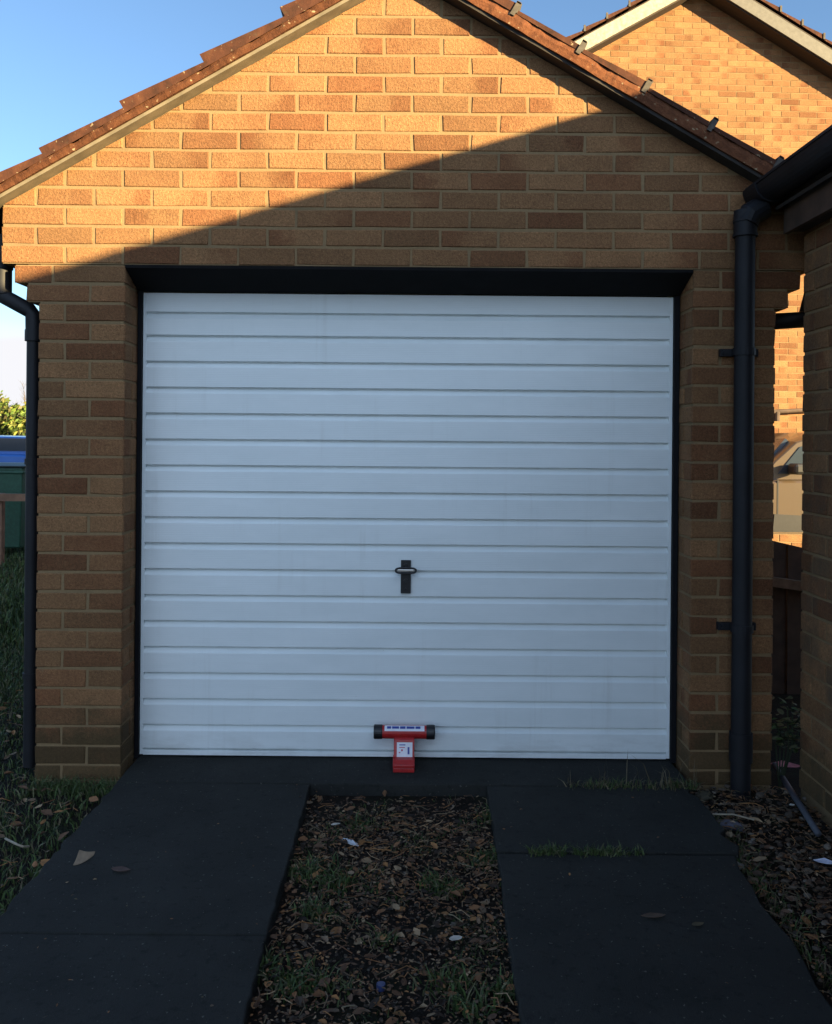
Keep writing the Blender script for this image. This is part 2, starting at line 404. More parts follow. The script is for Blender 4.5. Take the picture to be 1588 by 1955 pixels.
# ------------------------------------------------------------------ the brick garage
gar = thing('brick_garage', 'buff brick garage with white ribbed door and tiled gable roof', 'garage', (0, 0, 0))
ZL = 1.983; XO = 1.436; AP, AZT = -.02, 3.128; GL = 5.6
XL, XR = -1.10, 1.114
wallm = MB()
Wf = Wall(wallm, (0, 0, 0), (1, 0, 0), (0, -1, 0), 11)
def zgab(x): return AZT - .015 - T30*abs(x-AP)
slopeL = (-T30, 1, AZT-.017 - T30*AP); slopeR = (T30, 1, AZT-.017 + T30*AP)
Wf.stretch(-1.583, 1.583, ZL, 3.12, .014, (slopeL, slopeR))
rng = random.Random(3)
zc = ZL; k = 0; Wf.redder = .32
while zc > 0.01:
    z0 = max(zc-.075, -.03)
    ext = .096 if k == 0 else (.048 if k == 1 else 0)
    l0, r0 = -XO-ext, XO+ext
    if k % 2 == 0: Wf.course([l0, -1.334 - ext*.5, XL], z0, zc); Wf.course([XR, 1.222, r0], z0, zc)
    else: Wf.course([l0, -1.236, XL], z0, zc); Wf.course([XR, 1.338, r0], z0, zc)
    zc -= .075; k += 1
# reveals of the opening
Wl = Wall(wallm, (XL, 0, 0), (0, 1, 0), (1, 0, 0), 21); Wr = Wall(wallm, (XR, 0, 0), (0, 1, 0), (-1, 0, 0), 22)
zc = ZL; k = 0
while zc > 0.01:
    z0 = max(zc-.075, -.03)
    e = [.0145, .105, .166] if k % 2 == 0 else [.0145, .166]
    Wl.course(e, z0, zc); Wr.course(e, z0, zc); zc -= .075; k += 1
# long sides and the corbelled springers
Ws = Wall(wallm, (-XO, 0, 0), (0, 1, 0), (-1, 0, 0), 31, full=False); Ws.stretch(.0145, GL, 0, 2.05, .11)
Ws = Wall(wallm, (XO, 0, 0), (0, 1, 0), (1, 0, 0), 32, full=False); Ws.stretch(.0145, GL, 0, 2.05, .11)
Ws = Wall(wallm, (0, GL, 0), (1, 0, 0), (0, 1, 0), 33, full=False); Ws.stretch(-XO, XO, 0, 3.1, .014, (slopeL, slopeR))
wallm_o = wallm.build('brick_wall', M_BRICK, gar, attr='brick')
core = MB()
for sgn, xa in ((-1, XL), (1, XR)):
    x0, x1 = sorted((sgn*(XO-.005), xa + sgn*.005)); core.box(x0, x1, .0035, .30, -.05, ZL-.001)
    core.box(sgn*(XO+.043), xa+sgn*.006, .0038, .215, 1.835, ZL-.002); core.box(sgn*(XO+.091), xa+sgn*.007, .0041, .215, 1.910, ZL-.003)
    core.box(sgn*(XO-.005), sgn*(XO-.1), .301, GL-.006, -.05, 2.06)
core.prism_y([(-1.578, ZL+.002), (1.578, ZL+.002), (1.578, zgab(1.578)), (AP, AZT-.017), (-1.578, zgab(-1.578))], .0035, .215)
core.box(-XO, XO, GL-.1, GL-.005, -.05, 2.0); core.prism_y([(-XO, 2.001), (XO, 2.001), (XO, zgab(XO)), (AP, AZT-.02), (-XO, zgab(-XO))], GL-.1, GL-.0055)
# side faces of the corbels
for sgn in (-1, 1):
    core.box(sgn*1.578, sgn*1.50, .0125, .21, ZL+.003, zgab(1.578)-.004)
core.build('mortar_joints', M_MORT, gar)
# lintel: black board sloping inwards over the opening
lm = MB(); lm.prism_x([(-.003, ZL), (-.003, ZL-.012), (.164, 1.909), (.175, 1.909), (.175, ZL)], XL+.001, XR-.001)
lm.build('lintel', M_LINTEL, gar, recalc=True)
# frame
fm = MB()
fm.box(XL+.0005, -1.083, .168, .26, 0, 1.908); fm.box(1.0925, XR-.0005, .168, .26, 0, 1.908); fm.box(-1.083, 1.0925, .22, .26, .02, 1.908)
fm.build('door_frame', M_FRAME, gar)
# door
YD = .186; DX0, DX1, DZ0, DZ1 = -1.082, 1.0915, .012, 1.905
prof = [(YD, DZ1)]
for zg in [1.824] + [.132 + .1065*k for k in range(15, -1, -1)] + [.034]:
    w_ = .020 if zg > .05 else .006
    prof += [(YD, zg+.004), (YD+.019, zg+.001), (YD+.019, zg-.0035), (YD+.0005, zg-.002-w_), (YD, zg-.004-w_)]
prof += [(YD, DZ0)]
dm = MB(); n = len(prof); ex = .013
vs = [(DX0+ex, y, z) for y, z in prof] + [(DX1-ex, y, z) for y, z in prof]
dm.raw(vs, [(i, i+1, i+1+n, i+n) for i in range(n-1)])
for x0, x1 in ((DX0, DX0+ex), (DX1-ex, DX1)): dm.box(x0, x1, YD-.0015, YD+.03, DZ0, DZ1)
dm.box(DX0+ex, DX1-ex, YD+.0205, YD+.03, DZ0, DZ1)
dm.box(DX0+ex+.001, DX1-ex-.001, YD-.003, YD+.012, DZ0-.002, DZ0+.018)
door = dm.build('door', M_DOOR, gar, bevel=.0012)
hx = .004
hm = MB(); hm.box(hx-.0205, hx+.0205, YD-.012, YD, .682, .818); hm.tube([(hx, YD-.012, .80), (hx, YD-.02, .80)], .007, 10); hm.tube([(hx, YD-.012, .70), (hx, YD-.017, .70)], .0055, 10)
hm.tube([(hx, YD-.006, .778), (hx, YD-.035, .778)], .014, 14); hm.tube([(hx, YD-.010, .733), (hx, YD-.018, .733)], .010, 14)
hp = hm.build('handle', M_BLACK, door, bevel=.003)
rm = MB(); ring = []
for k in range(33):
    a = 2*math.pi*k/32; ca, sa = math.cos(a), math.sin(a)
    ring.append((hx + .041*math.copysign(abs(ca)**.6, ca), YD-.035, .779 + .0105*math.copysign(abs(sa)**.8, sa)))
rm.tube(ring, .0042, 8, caps=False); rm.build('handle_grip', M_BLACK, door, smooth=True)
gm = MB(); gm.box(hx-.034, hx+.034, YD-.037, YD-.031, .774, .784); gm.build('handle_plate', M_STEEL, door, bevel=.002)
# roof
RT, RM_, RU, RMB, RUB = MB(), MB(), MB(), MB(), MB()
DL = [.143+.355*k for k in range(6)]; DR = [.165+.29*k for k in range(7)]
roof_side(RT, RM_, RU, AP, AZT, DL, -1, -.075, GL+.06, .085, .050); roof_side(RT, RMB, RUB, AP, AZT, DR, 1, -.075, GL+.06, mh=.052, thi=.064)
for a in range(14):                                         # ridge tiles
    ya = -.075 + a*.41; RT.tube([(AP, ya, AZT+.075), (AP, ya+.405, AZT+.075)], [.10, .097], 16)
roof = RT.build('roof', M_TILE, gar)
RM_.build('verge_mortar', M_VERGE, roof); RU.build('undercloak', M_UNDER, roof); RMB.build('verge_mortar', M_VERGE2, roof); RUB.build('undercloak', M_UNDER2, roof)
for d in DR[:-1]:
    cm = MB(); dn = Vector((C30, 0, -S30)); nm = Vector((S30, 0, C30)); o = Vector((AP, 0, AZT))
    def q(dd, hh, y): v = o+dn*dd+nm*hh; return (v.x, y, v.z)
    a0, a1 = d-.012, d+.006
    for (h0, h1, y0, y1, s0, s1) in ((.035, .092, -.083, -.0765, a0, a1), (.084, .090, -.083, -.02, a0, a1), (.05, .090, -.081, -.03, d+.002, d+.010)):
        vs = [q(s0, h0, y0), q(s1, h0, y0), q(s1, h0, y1), q(s0, h0, y1), q(s0, h1, y0), q(s1, h1, y0), q(s1, h1, y1), q(s0, h1, y1)]
        cm.raw(vs, [(3,2,1,0),(4,5,6,7),(0,1,5,4),(1,2,6,5),(2,3,7,6),(3,0,4,7)])
    cm.build('verge_clip', M_CLIP, roof)
# eaves: fascia and gutters of the garage
for sgn in (-1, 1):
    m = MB(); m.box(sgn*1.585, sgn*1.60, .22, GL, 2.02, 2.19); m.box(sgn*XO, sgn*1.585, .22, GL, 2.02, 2.035); m.build('fascia', M_FASCIA, gar)
    m = MB(); pts = [(sgn*1.66+.056*math.cos(t), 2.16-.056*math.sin(t)) for t in (math.pi*k/12 for k in range(13))]
    inn = [(sgn*1.66+.052*math.cos(t), 2.16-.052*math.sin(t)) for t in (math.pi*k/12 for k in range(13))]
    y0, y1 = .03, GL
    for a in range(12):
        m.face([(pts[a][0], y0, pts[a][1]), (pts[a+1][0], y0, pts[a+1][1]), (pts[a+1][0], y1, pts[a+1][1]), (pts[a][0], y1, pts[a][1])])
        m.face([(inn[a+1][0], y0, inn[a+1][1]), (inn[a][0], y0, inn[a][1]), (inn[a][0], y1, inn[a][1]), (inn[a+1][0], y1, inn[a+1][1])])
    m.prism_y(pts, y0-.004, y0); m.build('gutter', M_PIPE, gar, smooth=False, recalc=False)
# slim downpipe with swan neck (far corner of the lawn side)
m = MB(); YP = .075
m.tube([(-1.486, YP, 1.79), (-1.486, YP, .0)], .0255, 16)
m.tube([(-1.613, YP, 2.11), (-1.613, YP, 1.885), (-1.607, YP, 1.868), (-1.502, YP, 1.812), (-1.488, YP, 1.795), (-1.486, YP, 1.70)], .0300, 16)
m.tube([(-1.613, YP, 1.99), (-1.613, YP, 1.875)], .037, 16); m.tube([(-1.613, YP, 1.99), (-1.613, YP, 1.975)], .041, 16)
m.tube([(-1.486, YP, 1.735), (-1.486, YP, 1.69)], .033, 16)
dp = m.build('downpipe', M_PIPE, gar, smooth=True); dp['label'] = 'slim black downpipe with swan neck on the lawn side'
e = dp.modifiers.new('e', 'EDGE_SPLIT'); e.split_angle = R(50)
for zz in (.35, 1.2):
    c_ = MB(); c_.tube([(-1.486, YP, zz), (-1.486, YP, zz+.022)], .030, 16); c_.box(-1.486, -1.437, YP-.012, YP+.012, zz, zz+.022); c_.build('pipe_clip', M_PIPE, dp)
# thick downpipe on the pillar beside the outbuilding
m = MB(); XP, YQ, RP = 1.294, -.055, .037
m.tube([(XP, YQ, 2.16), (XP, YQ, -.05)], RP, 20)
m.tube([(XP, YQ, 2.20), (XP, YQ, 2.105)], RP+.006, 20); m.tube([(XP, YQ, 2.112), (XP, YQ, 2.100)], RP+.009, 20); m.tube([(XP, YQ, 2.165), (XP, YQ, 2.155)], RP+.009, 20)
m.tube([(XP, YQ, .09), (XP, YQ, .20)], RP+.006, 20)
dp2 = m.build('downpipe', M_PIPE, gar, smooth=True); dp2['label'] = 'thick black downpipe on the pillar beside the outbuilding'
e = dp2.modifiers.new('e', 'EDGE_SPLIT'); e.split_angle = R(50)
for zz in (1.645, .585):
    c_ = MB(); c_.tube([(XP, YQ, zz), (XP, YQ, zz+.028)], RP+.005, 20); c_.box(XP-.080, XP+.066, YQ+.030, -.001, zz, zz+.028)
    c_.tube([(XP-.066, YQ+.030, zz+.014), (XP-.066, YQ+.020, zz+.014)], .008, 10)
    c_.build('pipe_clip', M_PIPE, dp2)
# branch pipe from the garage gutter
m = MB(); m.tube([(1.66, .16, 2.11), (1.66, .16, 1.90), (1.63, .16, 1.815), (1.40, .16, 1.80)], .034, 14); m.tube([(1.47, .16, 1.803), (1.40, .16, 1.80)], .040, 14)
m.tube([(1.66, .16, 1.92), (1.64, .16, 1.84)], .041, 14)
bp = m.build('branch_pipe', M_PIPE, gar, smooth=True)

# ------------------------------------------------------------------ the outbuilding to the right
ob = thing('brick_outbuilding', 'shaded brick outbuilding close on the right with long black gutter and brown fascia', 'outbuilding', (2.9, -4.5, 0))
X0, X1, YA, YB = 1.505, 4.295, -9.0, -.085; XM, ZR = 2.90, 3.075
w_ = MB()
Wo = Wall(w_, (X0, 0, 0), (0, 1, 0), (-1, 0, 0), 41, redder=.05)
Wo.stretch(-2.6, YB, 0, 2.2, .02+YB); Wq = Wall(w_, (X0, 0, 0), (0, 1, 0), (-1, 0, 0), 42, full=False); Wq.stretch(YA, -2.605, 0, 2.2, .02+YB)
sL2, sR2 = (-T30, 1, ZR-.02-T30*XM), (T30, 1, ZR-.02+T30*XM)
for yy, nn, sd in ((YB, 1, 43), (YA, -1, 44)):
    Wg = Wall(w_, (0, yy, 0), (1, 0, 0), (0, nn, 0), sd, full=False); Wg.stretch(X0+.014, X1-.014, 0, ZR, .1, (sL2, sR2))
Wg = Wall(w_, (X1, 0, 0), (0, 1, 0), (1, 0, 0), 45, full=False); Wg.stretch(YA+.014, YB-.014, 0, 2.2, .1)
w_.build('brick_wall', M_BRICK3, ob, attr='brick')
c_ = MB(); c_.box(X0+.005, X0+.1, YA+.005, YB-.005, -.05, 2.21); c_.box(X1-.1, X1-.005, YA+.005, YB-.005, -.05, 2.21)
for ya, yb in ((YB-.1, YB-.0055), (YA+.0055, YA+.1)):
    c_.prism_y([(X0+.1, -.05), (X1-.1, -.05), (X1-.1, ZR-.025-T30*(X1-.1-XM)), (XM, ZR-.03), (X0+.1, ZR-.025-T30*(XM-X0-.1))], ya, yb)
c_.build('mortar_joints', M_MORT, ob)
RT, RM_, RU = MB(), MB(), MB()
DD = [.165+.3*k for k in range(7)]
DD = [d for d in DD if d < 1.7] + [1.74]
roof_side(RT, RM_, RU, XM, ZR, DD, -1, YA-.05, YB+.0, step=.1); roof_side(RT, None, RU, XM, ZR, DD, 1, YA-.05, YB+.0, step=.1)
for a in range(21): RT.tube([(XM, YA-.05+a*.425, ZR+.072), (XM, YA-.05+a*.425+.42, ZR+.072)], [.10, .097], 16)
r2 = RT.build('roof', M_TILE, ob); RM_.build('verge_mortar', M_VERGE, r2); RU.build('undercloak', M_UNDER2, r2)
m = MB(); m.box(1.428, 1.446, YA, YB, 2.105, 2.285); m.build('fascia', M_FASCIA, ob)
m = MB(); m.box(1.446, 1.5065, YA, YB-.001, 2.115, 2.127); m.build('soffit', M_SOFFIT, ob)
m = MB(); gx, gz, gr = 1.372, 2.288, .064
pts = [(gx+gr*math.cos(t), gz-gr*math.sin(t)) for t in (math.pi*k/14 for k in range(15))]; inn = [(gx+(gr-.004)*math.cos(t), gz-(gr-.004)*math.sin(t)) for t in (math.pi*k/14 for k in range(15))]
y0, y1 = YA, -.02
for a in range(14):
    m.face([(pts[a][0], y0, pts[a][1]), (pts[a+1][0], y0, pts[a+1][1]), (pts[a+1][0], y1, pts[a+1][1]), (pts[a][0], y1, pts[a][1])])
    m.face([(inn[a+1][0], y0, inn[a+1][1]), (inn[a][0], y0, inn[a][1]), (inn[a][0], y1, inn[a][1]), (inn[a+1][0], y1, inn[a+1][1])])
for side in (0, -1):
    x = pts[side][0]; m.box(x-.004, x+.004, y0, y1, gz-.004, gz+.006)
m.prism_y(pts, y1, y1+.005); m.prism_y(pts, y0-.005, y0)
gut = m.build('gutter', M_PIPE, ob)
m = MB(); m.prism_y([(gx+(gr+.007)*math.cos(math.pi*k/14), gz-(gr+.007)*math.sin(math.pi*k/14)) for k in range(15)], -.125, -.004)
m.tube([(gx-.01, -.062, 2.215), (1.31, -.062, 2.185), (1.296, -.062, 2.15)], [.046, .047, .044], 16); m.build('gutter_outlet', M_PIPE, gut)
for yy in (-.85, -1.75, -2.65): 
    m = MB(); m.prism_y([(gx+(gr+.006)*math.cos(math.pi*k/14), gz-(gr+.006)*math.sin(math.pi*k/14)) for k in range(15)], yy, yy+.02); m.build('gutter_bracket', M_PIPE, gut)

# ------------------------------------------------------------------ the house behind
HX, HD = 3.52, 11.0
hs = thing('brick_house', 'sunlit buff brick house with pale bargeboards rising behind the garage', 'house', (HX, HD-3.5, 0), R(3))
HW, HZ, HL = 3.5, 6.98, 7.0
w_ = MB(); sLh, sRh = (-T30, 1, HZ-.03), (T30, 1, HZ-.03)
Wh = Wall(w_, (0, 0, 0), (1, 0, 0), (0, -1, 0), 51, full=False, depth=.01); Wh.stretch(-HW, HW, 0, HZ, .05, (sLh, sRh))
for sg, sd in ((-1, 52), (1, 53)):
    Wh = Wall(w_, (sg*HW, 0, 0), (0, 1, 0), (sg, 0, 0), sd, full=False, depth=.01); Wh.stretch(.011, HL, 0, HZ-T30*HW-.05, .05)
w_.build('brick_wall', M_BRICK2, hs, attr='brick', local=True)
c_ = MB(); c_.prism_y([(-HW+.004, -.05), (HW-.004, -.05), (HW-.004, HZ-.04-T30*HW), (0, HZ-.04), (-HW+.004, HZ-.04-T30*HW)], .004, HL); c_.build('mortar_joints', M_MORT, hs, local=True)
RT, RM_, RU = MB(), MB(), MB()
Dh = [.1+.31*k for k in range(15)]; Dh = [d for d in Dh if d < 4.3]
roof_side(RT, None, RU, 0, HZ, Dh, -1, -.26, HL+.2, .085, .05, step=.1); roof_side(RT, None, RU, 0, HZ, Dh, 1, -.26, HL+.2, .085, .05, step=.1)
for a in range(17): RT.tube([(0, -.26+a*.44, HZ+.07), (0, -.26+a*.44+.435, HZ+.07)], [.11, .105], 14)
r3 = RT.build('roof', M_TILE, hs, local=True); RU.build('soffit', M_SOFFIT, r3, local=True)
for side in (-1, 1):
    for d in Dh[:-1]:
        m = MB(); x, z = side*C30*d + side*S30*.06, HZ - S30*d + C30*.06; m.box(x-.012, x+.012, -.272, -.255, z-.03, z+.045); m.build('verge_clip', M_CLIP, r3, local=True)
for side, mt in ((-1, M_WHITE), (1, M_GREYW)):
    m = MB(); a = side*4.25*C30
    pl = [(0, HZ-.012), (0, HZ-.185), (a, HZ-.185-T30*abs(a)), (a, HZ-.012-T30*abs(a))]
    m.prism_y(pl if side > 0 else pl, -.245, -.22); b_ = m.build('bargeboard', mt, hs, local=True, recalc=True)
    m = MB(); pl = [(0, HZ-.186), (0, HZ-.20), (a, HZ-.20-T30*abs(a)), (a, HZ-.186-T30*abs(a))]; m.prism_y(pl, -.219, -.001); m.build('verge_soffit', M_SOFFIT, hs, local=True, recalc=True)

m = MB(); m.tube([(-.6, -.05, 1.60), (2.4, -.05, 1.78)], .028, 10); m.tube([(1.02, -.05, 1.695), (1.02, -.05, 1.58)], .035, 10); m.build('waste_pipe', M_FASCIA, hs, local=True)
# ------------------------------------------------------------------ ground
def sheet(name, poly, z, mat, zb=None, kind='structure', bevel=0):
    m = MB(); n = len(poly)
    if zb is None: m.face([(x, y, z) for x, y in poly])
    else: m.raw([(x, y, z) for x, y in poly] + [(x, y, zb) for x, y in poly], [tuple(range(n))] + [(i, i+n, (i+1) % n+n, (i+1) % n) for i in range(n)])
    o = m.build(name, mat, bevel=bevel); o['kind'] = kind; return o
sheet('ground', [(-400, -400), (400, -400), (400, 500), (-400, 500)], -.06, M_TURF)
sheet('soil_bed', [(-2.0, -3.2), (2.3, -3.2), (2.3, 1.6), (-2.0, 1.6)], -.045, M_SOIL)
def wob(a, b, n, amp, rng):
    return [(a[0]+(b[0]-a[0])*i/n+(rng.uniform(-amp, amp) if 0 < i < n else 0), a[1]+(b[1]-a[1])*i/n+(rng.uniform(-amp, amp)*.3 if 0 < i < n else 0)) for i in range(n+1)]
rr = random.Random(5); YJ = -.085
XI0, XI1 = -.352, .318
# near slabs (two tracks with a joint across each) and the threshold slab
def slab(name, pts, z=0.0):
    out = []; g_ = random.Random(len(pts))                   # worn arrises: chip the long straight edges
    for a, b in zip(pts, pts[1:]+pts[:1]):
        L = math.hypot(b[0]-a[0], b[1]-a[1]); n_ = max(1, int(L/.035)) if L > .25 else 1; out.append(a)
        for k_ in range(1, n_): out.append((a[0]+(b[0]-a[0])*k_/n_+g_.uniform(-.0035, .0035)*(abs(b[1]-a[1]) > .2), a[1]+(b[1]-a[1])*k_/n_+g_.uniform(-.0007, .0007)*(abs(b[1]-a[1]) < .2)))
    pts = out
    return sheet(name, pts, z, M_ASPH, -.055, bevel=.005)
jl = G(300, 1782)[1]; jr = G(1200, 1626)[1]
slab('driveway_threshold', [(-1.09, YJ)] + [(XI0, YJ), (XI1, YJ+.004), (1.10, YJ), (1.10, .30), (-1.09, .30)], .002)
slab('driveway_track', [(-1.10, jl), (XI0-.004, jl)] + [(XI0, YJ-.004), (-1.09, YJ-.004)] + wob((-1.09, YJ-.004), (-1.10, jl), 30, .008, rr)[1:-1])
slab('driveway_track', [(-1.10, -6), (XI0-.004, -6), (XI0-.004, jl-.002), (-1.10, jl-.002)] + wob((-1.10, jl-.002), (-1.10, -6), 60, .008, rr)[1:-1], -.002)
slab('driveway_track', [(XI1-.014, jr), (1.075, jr)] + wob((1.075, jr), (1.09, YJ-.004), 12, .02, rr)[1:-1] + [(1.09, YJ-.004), (XI1, YJ-.004)])
slab('driveway_track', [(XI1-.07, -2.2), (XI1-.09, -6), (.95, -6), (.975, -2.0)] + wob((.975, -2.0), (1.06, jr-.012), 14, .018, rr)[1:-1] + [(1.06, jr-.012), (XI1-.016, jr-.012)], -.003)
sheet('garage_floor', [(-1.34, .301), (1.34, .301), (1.34, GL-.11), (-1.34, GL-.11)], -.01, M_ASPH)
M_PATH = simple('pale_paving', (.24, .23, .22), .9, var=.2, scale=6)
sheet('path', [(-30, 9.9), (-2.2, 9.9), (-2.2, 14), (-30, 14)], -.05, M_PATH)

# gravel, leaf litter, grass
def stones(n, place, seed, smin, smax, pal):
    m = MB(); rng = random.Random(seed); t = (1+5**.5)/2
    ico = [Vector(v).normalized() for v in ((-1,t,0),(1,t,0),(-1,-t,0),(1,-t,0),(0,-1,t),(0,1,t),(0,-1,-t),(0,1,-t),(t,0,-1),(t,0,1),(-t,0,-1),(-t,0,1))]
    fs = [(0,11,5),(0,5,1),(0,1,7),(0,7,10),(0,10,11),(1,5,9),(5,11,4),(11,10,2),(10,7,6),(7,1,8),(3,9,4),(3,4,2),(3,2,6),(3,6,8),(3,8,9),(4,9,5),(2,4,11),(6,2,10),(8,6,7),(9,8,1)]
    for _ in range(n):
        x, y, z = place(rng); s = rng.uniform(smin, smax)*(1.6 if rng.random() < .06 else 1); a = rng.uniform(0, 6.28); c, d = math.cos(a), math.sin(a)
        sx, sy, sz = s, s*rng.uniform(.55, .9), s*rng.uniform(.35, .65); vs = []
        for v in ico:
            q = v*rng.uniform(.75, 1.15); X, Y = q.x*sx, q.y*sy; vs.append((x+X*c-Y*d, y+X*d+Y*c, z+q.z*sz+sz*.3))
        b = rng.choice(pal); k = rng.uniform(.6, 1.25); m.raw(vs, fs, (b[0]*k, b[1]*k, b[2]*k, 1))
    return m
def leaves(m, n, place, seed, smin, smax, pal):
    rng = random.Random(seed)
    for _ in range(n):
        x, y, z = place(rng); L = rng.uniform(smin, smax); W = L*rng.uniform(.35, .65); a = rng.uniform(0, 6.28)
        rx, ry = rng.uniform(-.45, .45), rng.uniform(-.35, .35); cu = rng.uniform(-.2, .5)*L
        M_ = Matrix.Translation((x, y, z)) @ Matrix.Rotation(a, 4, 'Z') @ Matrix.Rotation(rx, 4, 'X') @ Matrix.Rotation(ry, 4, 'Y')
        out = [(-.5, 0), (-.28, .36), (.05, .5), (.32, .3), (.5, 0), (.32, -.3), (.05, -.5), (-.28, -.36)]
        vs = [M_ @ Vector((px*L, py*W*rng.uniform(.8, 1.2), cu*(py*py*2+px*px*.6))) for px, py in out] + [M_ @ Vector((0, 0, 0))]
        b = rng.choice(pal); k = rng.uniform(.55, 1.3)
        m.raw(vs, [(i, (i+1) % 8, 8) for i in range(8)], (b[0]*k, b[1]*k, b[2]*k, 1))
def blades(m, n, place, seed, hmin, hmax, pal, wid=.004, lean=.6):
    rng = random.Random(seed)
    for _ in range(n):
        p = place(rng)
        if p is None: continue
        x, y, z = p; h = rng.uniform(hmin, hmax); a = rng.uniform(0, 6.28); le = rng.uniform(.1, lean)*h; ww = wid*rng.uniform(.6, 1.3)
        dx, dy = math.cos(a), math.sin(a); b_ = rng.uniform(0, 6.28); px, py = math.cos(b_)*ww, math.sin(b_)*ww
        vs = [(x-px, y-py, z), (x+px, y+py, z), (x+px*.8+dx*le*.35, y+py*.8+dy*le*.35, z+h*.6), (x-px*.8+dx*le*.35, y-py*.8+dy*le*.35, z+h*.6), (x+dx*le, y+dy*le, z+h*rng.uniform(.75, 1))]
        b = rng.choice(pal); k = rng.uniform(.6, 1.3); m.raw(vs, [(0, 1, 2, 3), (3, 2, 4)], (b[0]*k, b[1]*k, b[2]*k, 1))
BROWN = [(.19, .092, .044), (.25, .12, .055), (.14, .075, .043), (.20, .135, .085), (.30, .145, .055), (.115, .065, .04), (.33, .225, .13)]
STONE = [(.10, .075, .055), (.12, .088, .062), (.07, .055, .042), (.14, .105, .075), (.095, .062, .042), (.17, .14, .11), (.06, .045, .036)]
GREEN = [(.052, .086, .024), (.064, .106, .030), (.036, .062, .020), (.085, .118, .038), (.12, .12, .058)]
DRY = [(.16, .13, .08), (.12, .095, .055)]
DARKB = [(.03, .02, .014), (.022, .016, .012), (.045, .028, .018)]
def in_strip(rng):
    y = YJ - abs(rng.triangular(0, 3.0, .3)); x1 = XI1 - max(0, (-y-.2))*.028; return rng.uniform(XI0+.005, x1-.005), y, -.045
o = stones(2600, in_strip, 61, .0025, .008, STONE).build('gravel', M_TINT, attr='tint'); tag(o, 'brown gravel mixed through the strip between the tracks', 'gravel', kind='stuff')
lm_ = MB()
def on_strip(rng):
    x, y, z = in_strip(rng); return x, y, z+rng.uniform(.006, .028)
def right_bed(rng):
    y = rng.uniform(-2.4, -.02); a = 1.075+y*.03; return a+(1.5-a)*rng.random()**.9, y, -.045+rng.uniform(.004, .035)
def left_edge(rng):
    y = rng.uniform(-1.3, 1.2); return rng.uniform(-2.0, -1.10), y, -.03+rng.uniform(.0, .03)
leaves(lm_, 7500, on_strip, 62, .004, .015, BROWN+BROWN+DARKB); leaves(lm_, 950, on_strip, 66, .016, .040, BROWN+DARKB); leaves(lm_, 5200, right_bed, 63, .004, .017, BROWN+DARKB); leaves(lm_, 420, right_bed, 67, .022, .05, BROWN+DARKB)
def on_slab(rng):
    x, y = rng.choice((rng.uniform(-1.05, -.36), rng.uniform(.33, 1.02))), -rng.uniform(.05, 2.4)
    if rng.random() < .5: x = rng.choice((-1.07, -.375, .325, 1.03)) + rng.gauss(0, .04)
    if -.36 < x < .33 or x < -1.09 or x > 1.06+y*.04: x = rng.uniform(-1.0, -.4)
    return x, y, .004
leaves(lm_, 170, on_slab, 68, .004, .013, BROWN+DRY+STONE)
def sticks(m, n, place, seed):
    rng = random.Random(seed)
    for _ in range(n):
        x, y, z = place(rng); L = rng.uniform(.015, .07); a = rng.uniform(0, 6.28); b = rng.choice(BROWN+DRY); k = rng.uniform(.6, 1.3)
        m.tube([(x, y, z+.004), (x+L*.5*math.cos(a), y+L*.5*math.sin(a), z+.004+rng.uniform(0, .012)), (x+L*math.cos(a+.3), y+L*math.sin(a+.3), z+.004+rng.uniform(-.004, .01))], rng.uniform(.0006, .0016), 4, (b[0]*k, b[1]*k, b[2]*k, 1), False)
sticks(lm_, 650, on_strip, 69); sticks(lm_, 700, right_bed, 70); sticks(lm_, 260, left_edge, 75); leaves(lm_, 420, left_edge, 64, .018, .05, BROWN)
o = lm_.build('leaf_litter', M_TINT, attr='tint'); tag(o, 'dead brown leaves scattered over the gravel strip and the beds', 'leaf litter', kind='stuff')
o = stones(1300, right_bed, 65, .003, .014, STONE).build('gravel', M_TINT, attr='tint'); tag(o, 'loose stones and rubble in the bed along the outbuilding', 'gravel', kind='stuff')
gm_ = MB()
def lawn(rng):
    y = rng.uniform(-1.35, 2.2); x = rng.uniform(-2.9, -1.07)
    if y > -.02 and x > -1.46: return None
    e = 1.10 + .03*math.sin(y*17)+.02*math.sin(y*41)
    if x > -e and not rng.random() < .10: return None
    if rng.random() < .5*max(0, 1-abs(y-.15)/.8)*(x > -1.95): return None
    return x, y, -.05
blades(gm_, 36000, lawn, 71, .014, .052, GREEN+GREEN+DRY[:1], .0028, 1.1)
def lawn2(rng): y = rng.uniform(2.2, 9.8); return rng.uniform(-.47*(y+3.5)-.6, -1.5), y, -.06
blades(gm_, 22000, lawn2, 72, .04, .10, GREEN, .006)
o = gm_.build('grass', M_LEAFY, attr='tint'); tag(o, 'rough green lawn running along the edge of the driveway beside the garage', 'grass', kind='stuff')
gm_ = MB()
for i, (u, v, rad, cnt) in enumerate(((600, 1668, .085, 650), (640, 1690, .07, 380), (830, 1690, .06, 260), (850, 1705, .05, 200), (935, 1645, .06, 330), (570, 1880, .09, 520), (505, 1850, .05, 200), (860, 1880, .08, 260), (905, 1930, .06, 200), (730, 1800, .04, 130), (600, 1745, .05, 200), (960, 1900, .05, 220), (690, 1580, .05, 120), (935, 1565, .05, 200))):
    cx, cy = G(u, v, -.04)
    def pl(rng, cx=cx, cy=cy, rad=rad):
        a = rng.uniform(0, 6.28); r_ = rad*rng.random()**.6*rng.uniform(.5, 1.5); return cx+r_*math.cos(a), cy+.8*r_*math.sin(a), -.045
    blades(gm_, int(cnt*.45), pl, 80+i, .015, .05, GREEN, .003, 1.2)
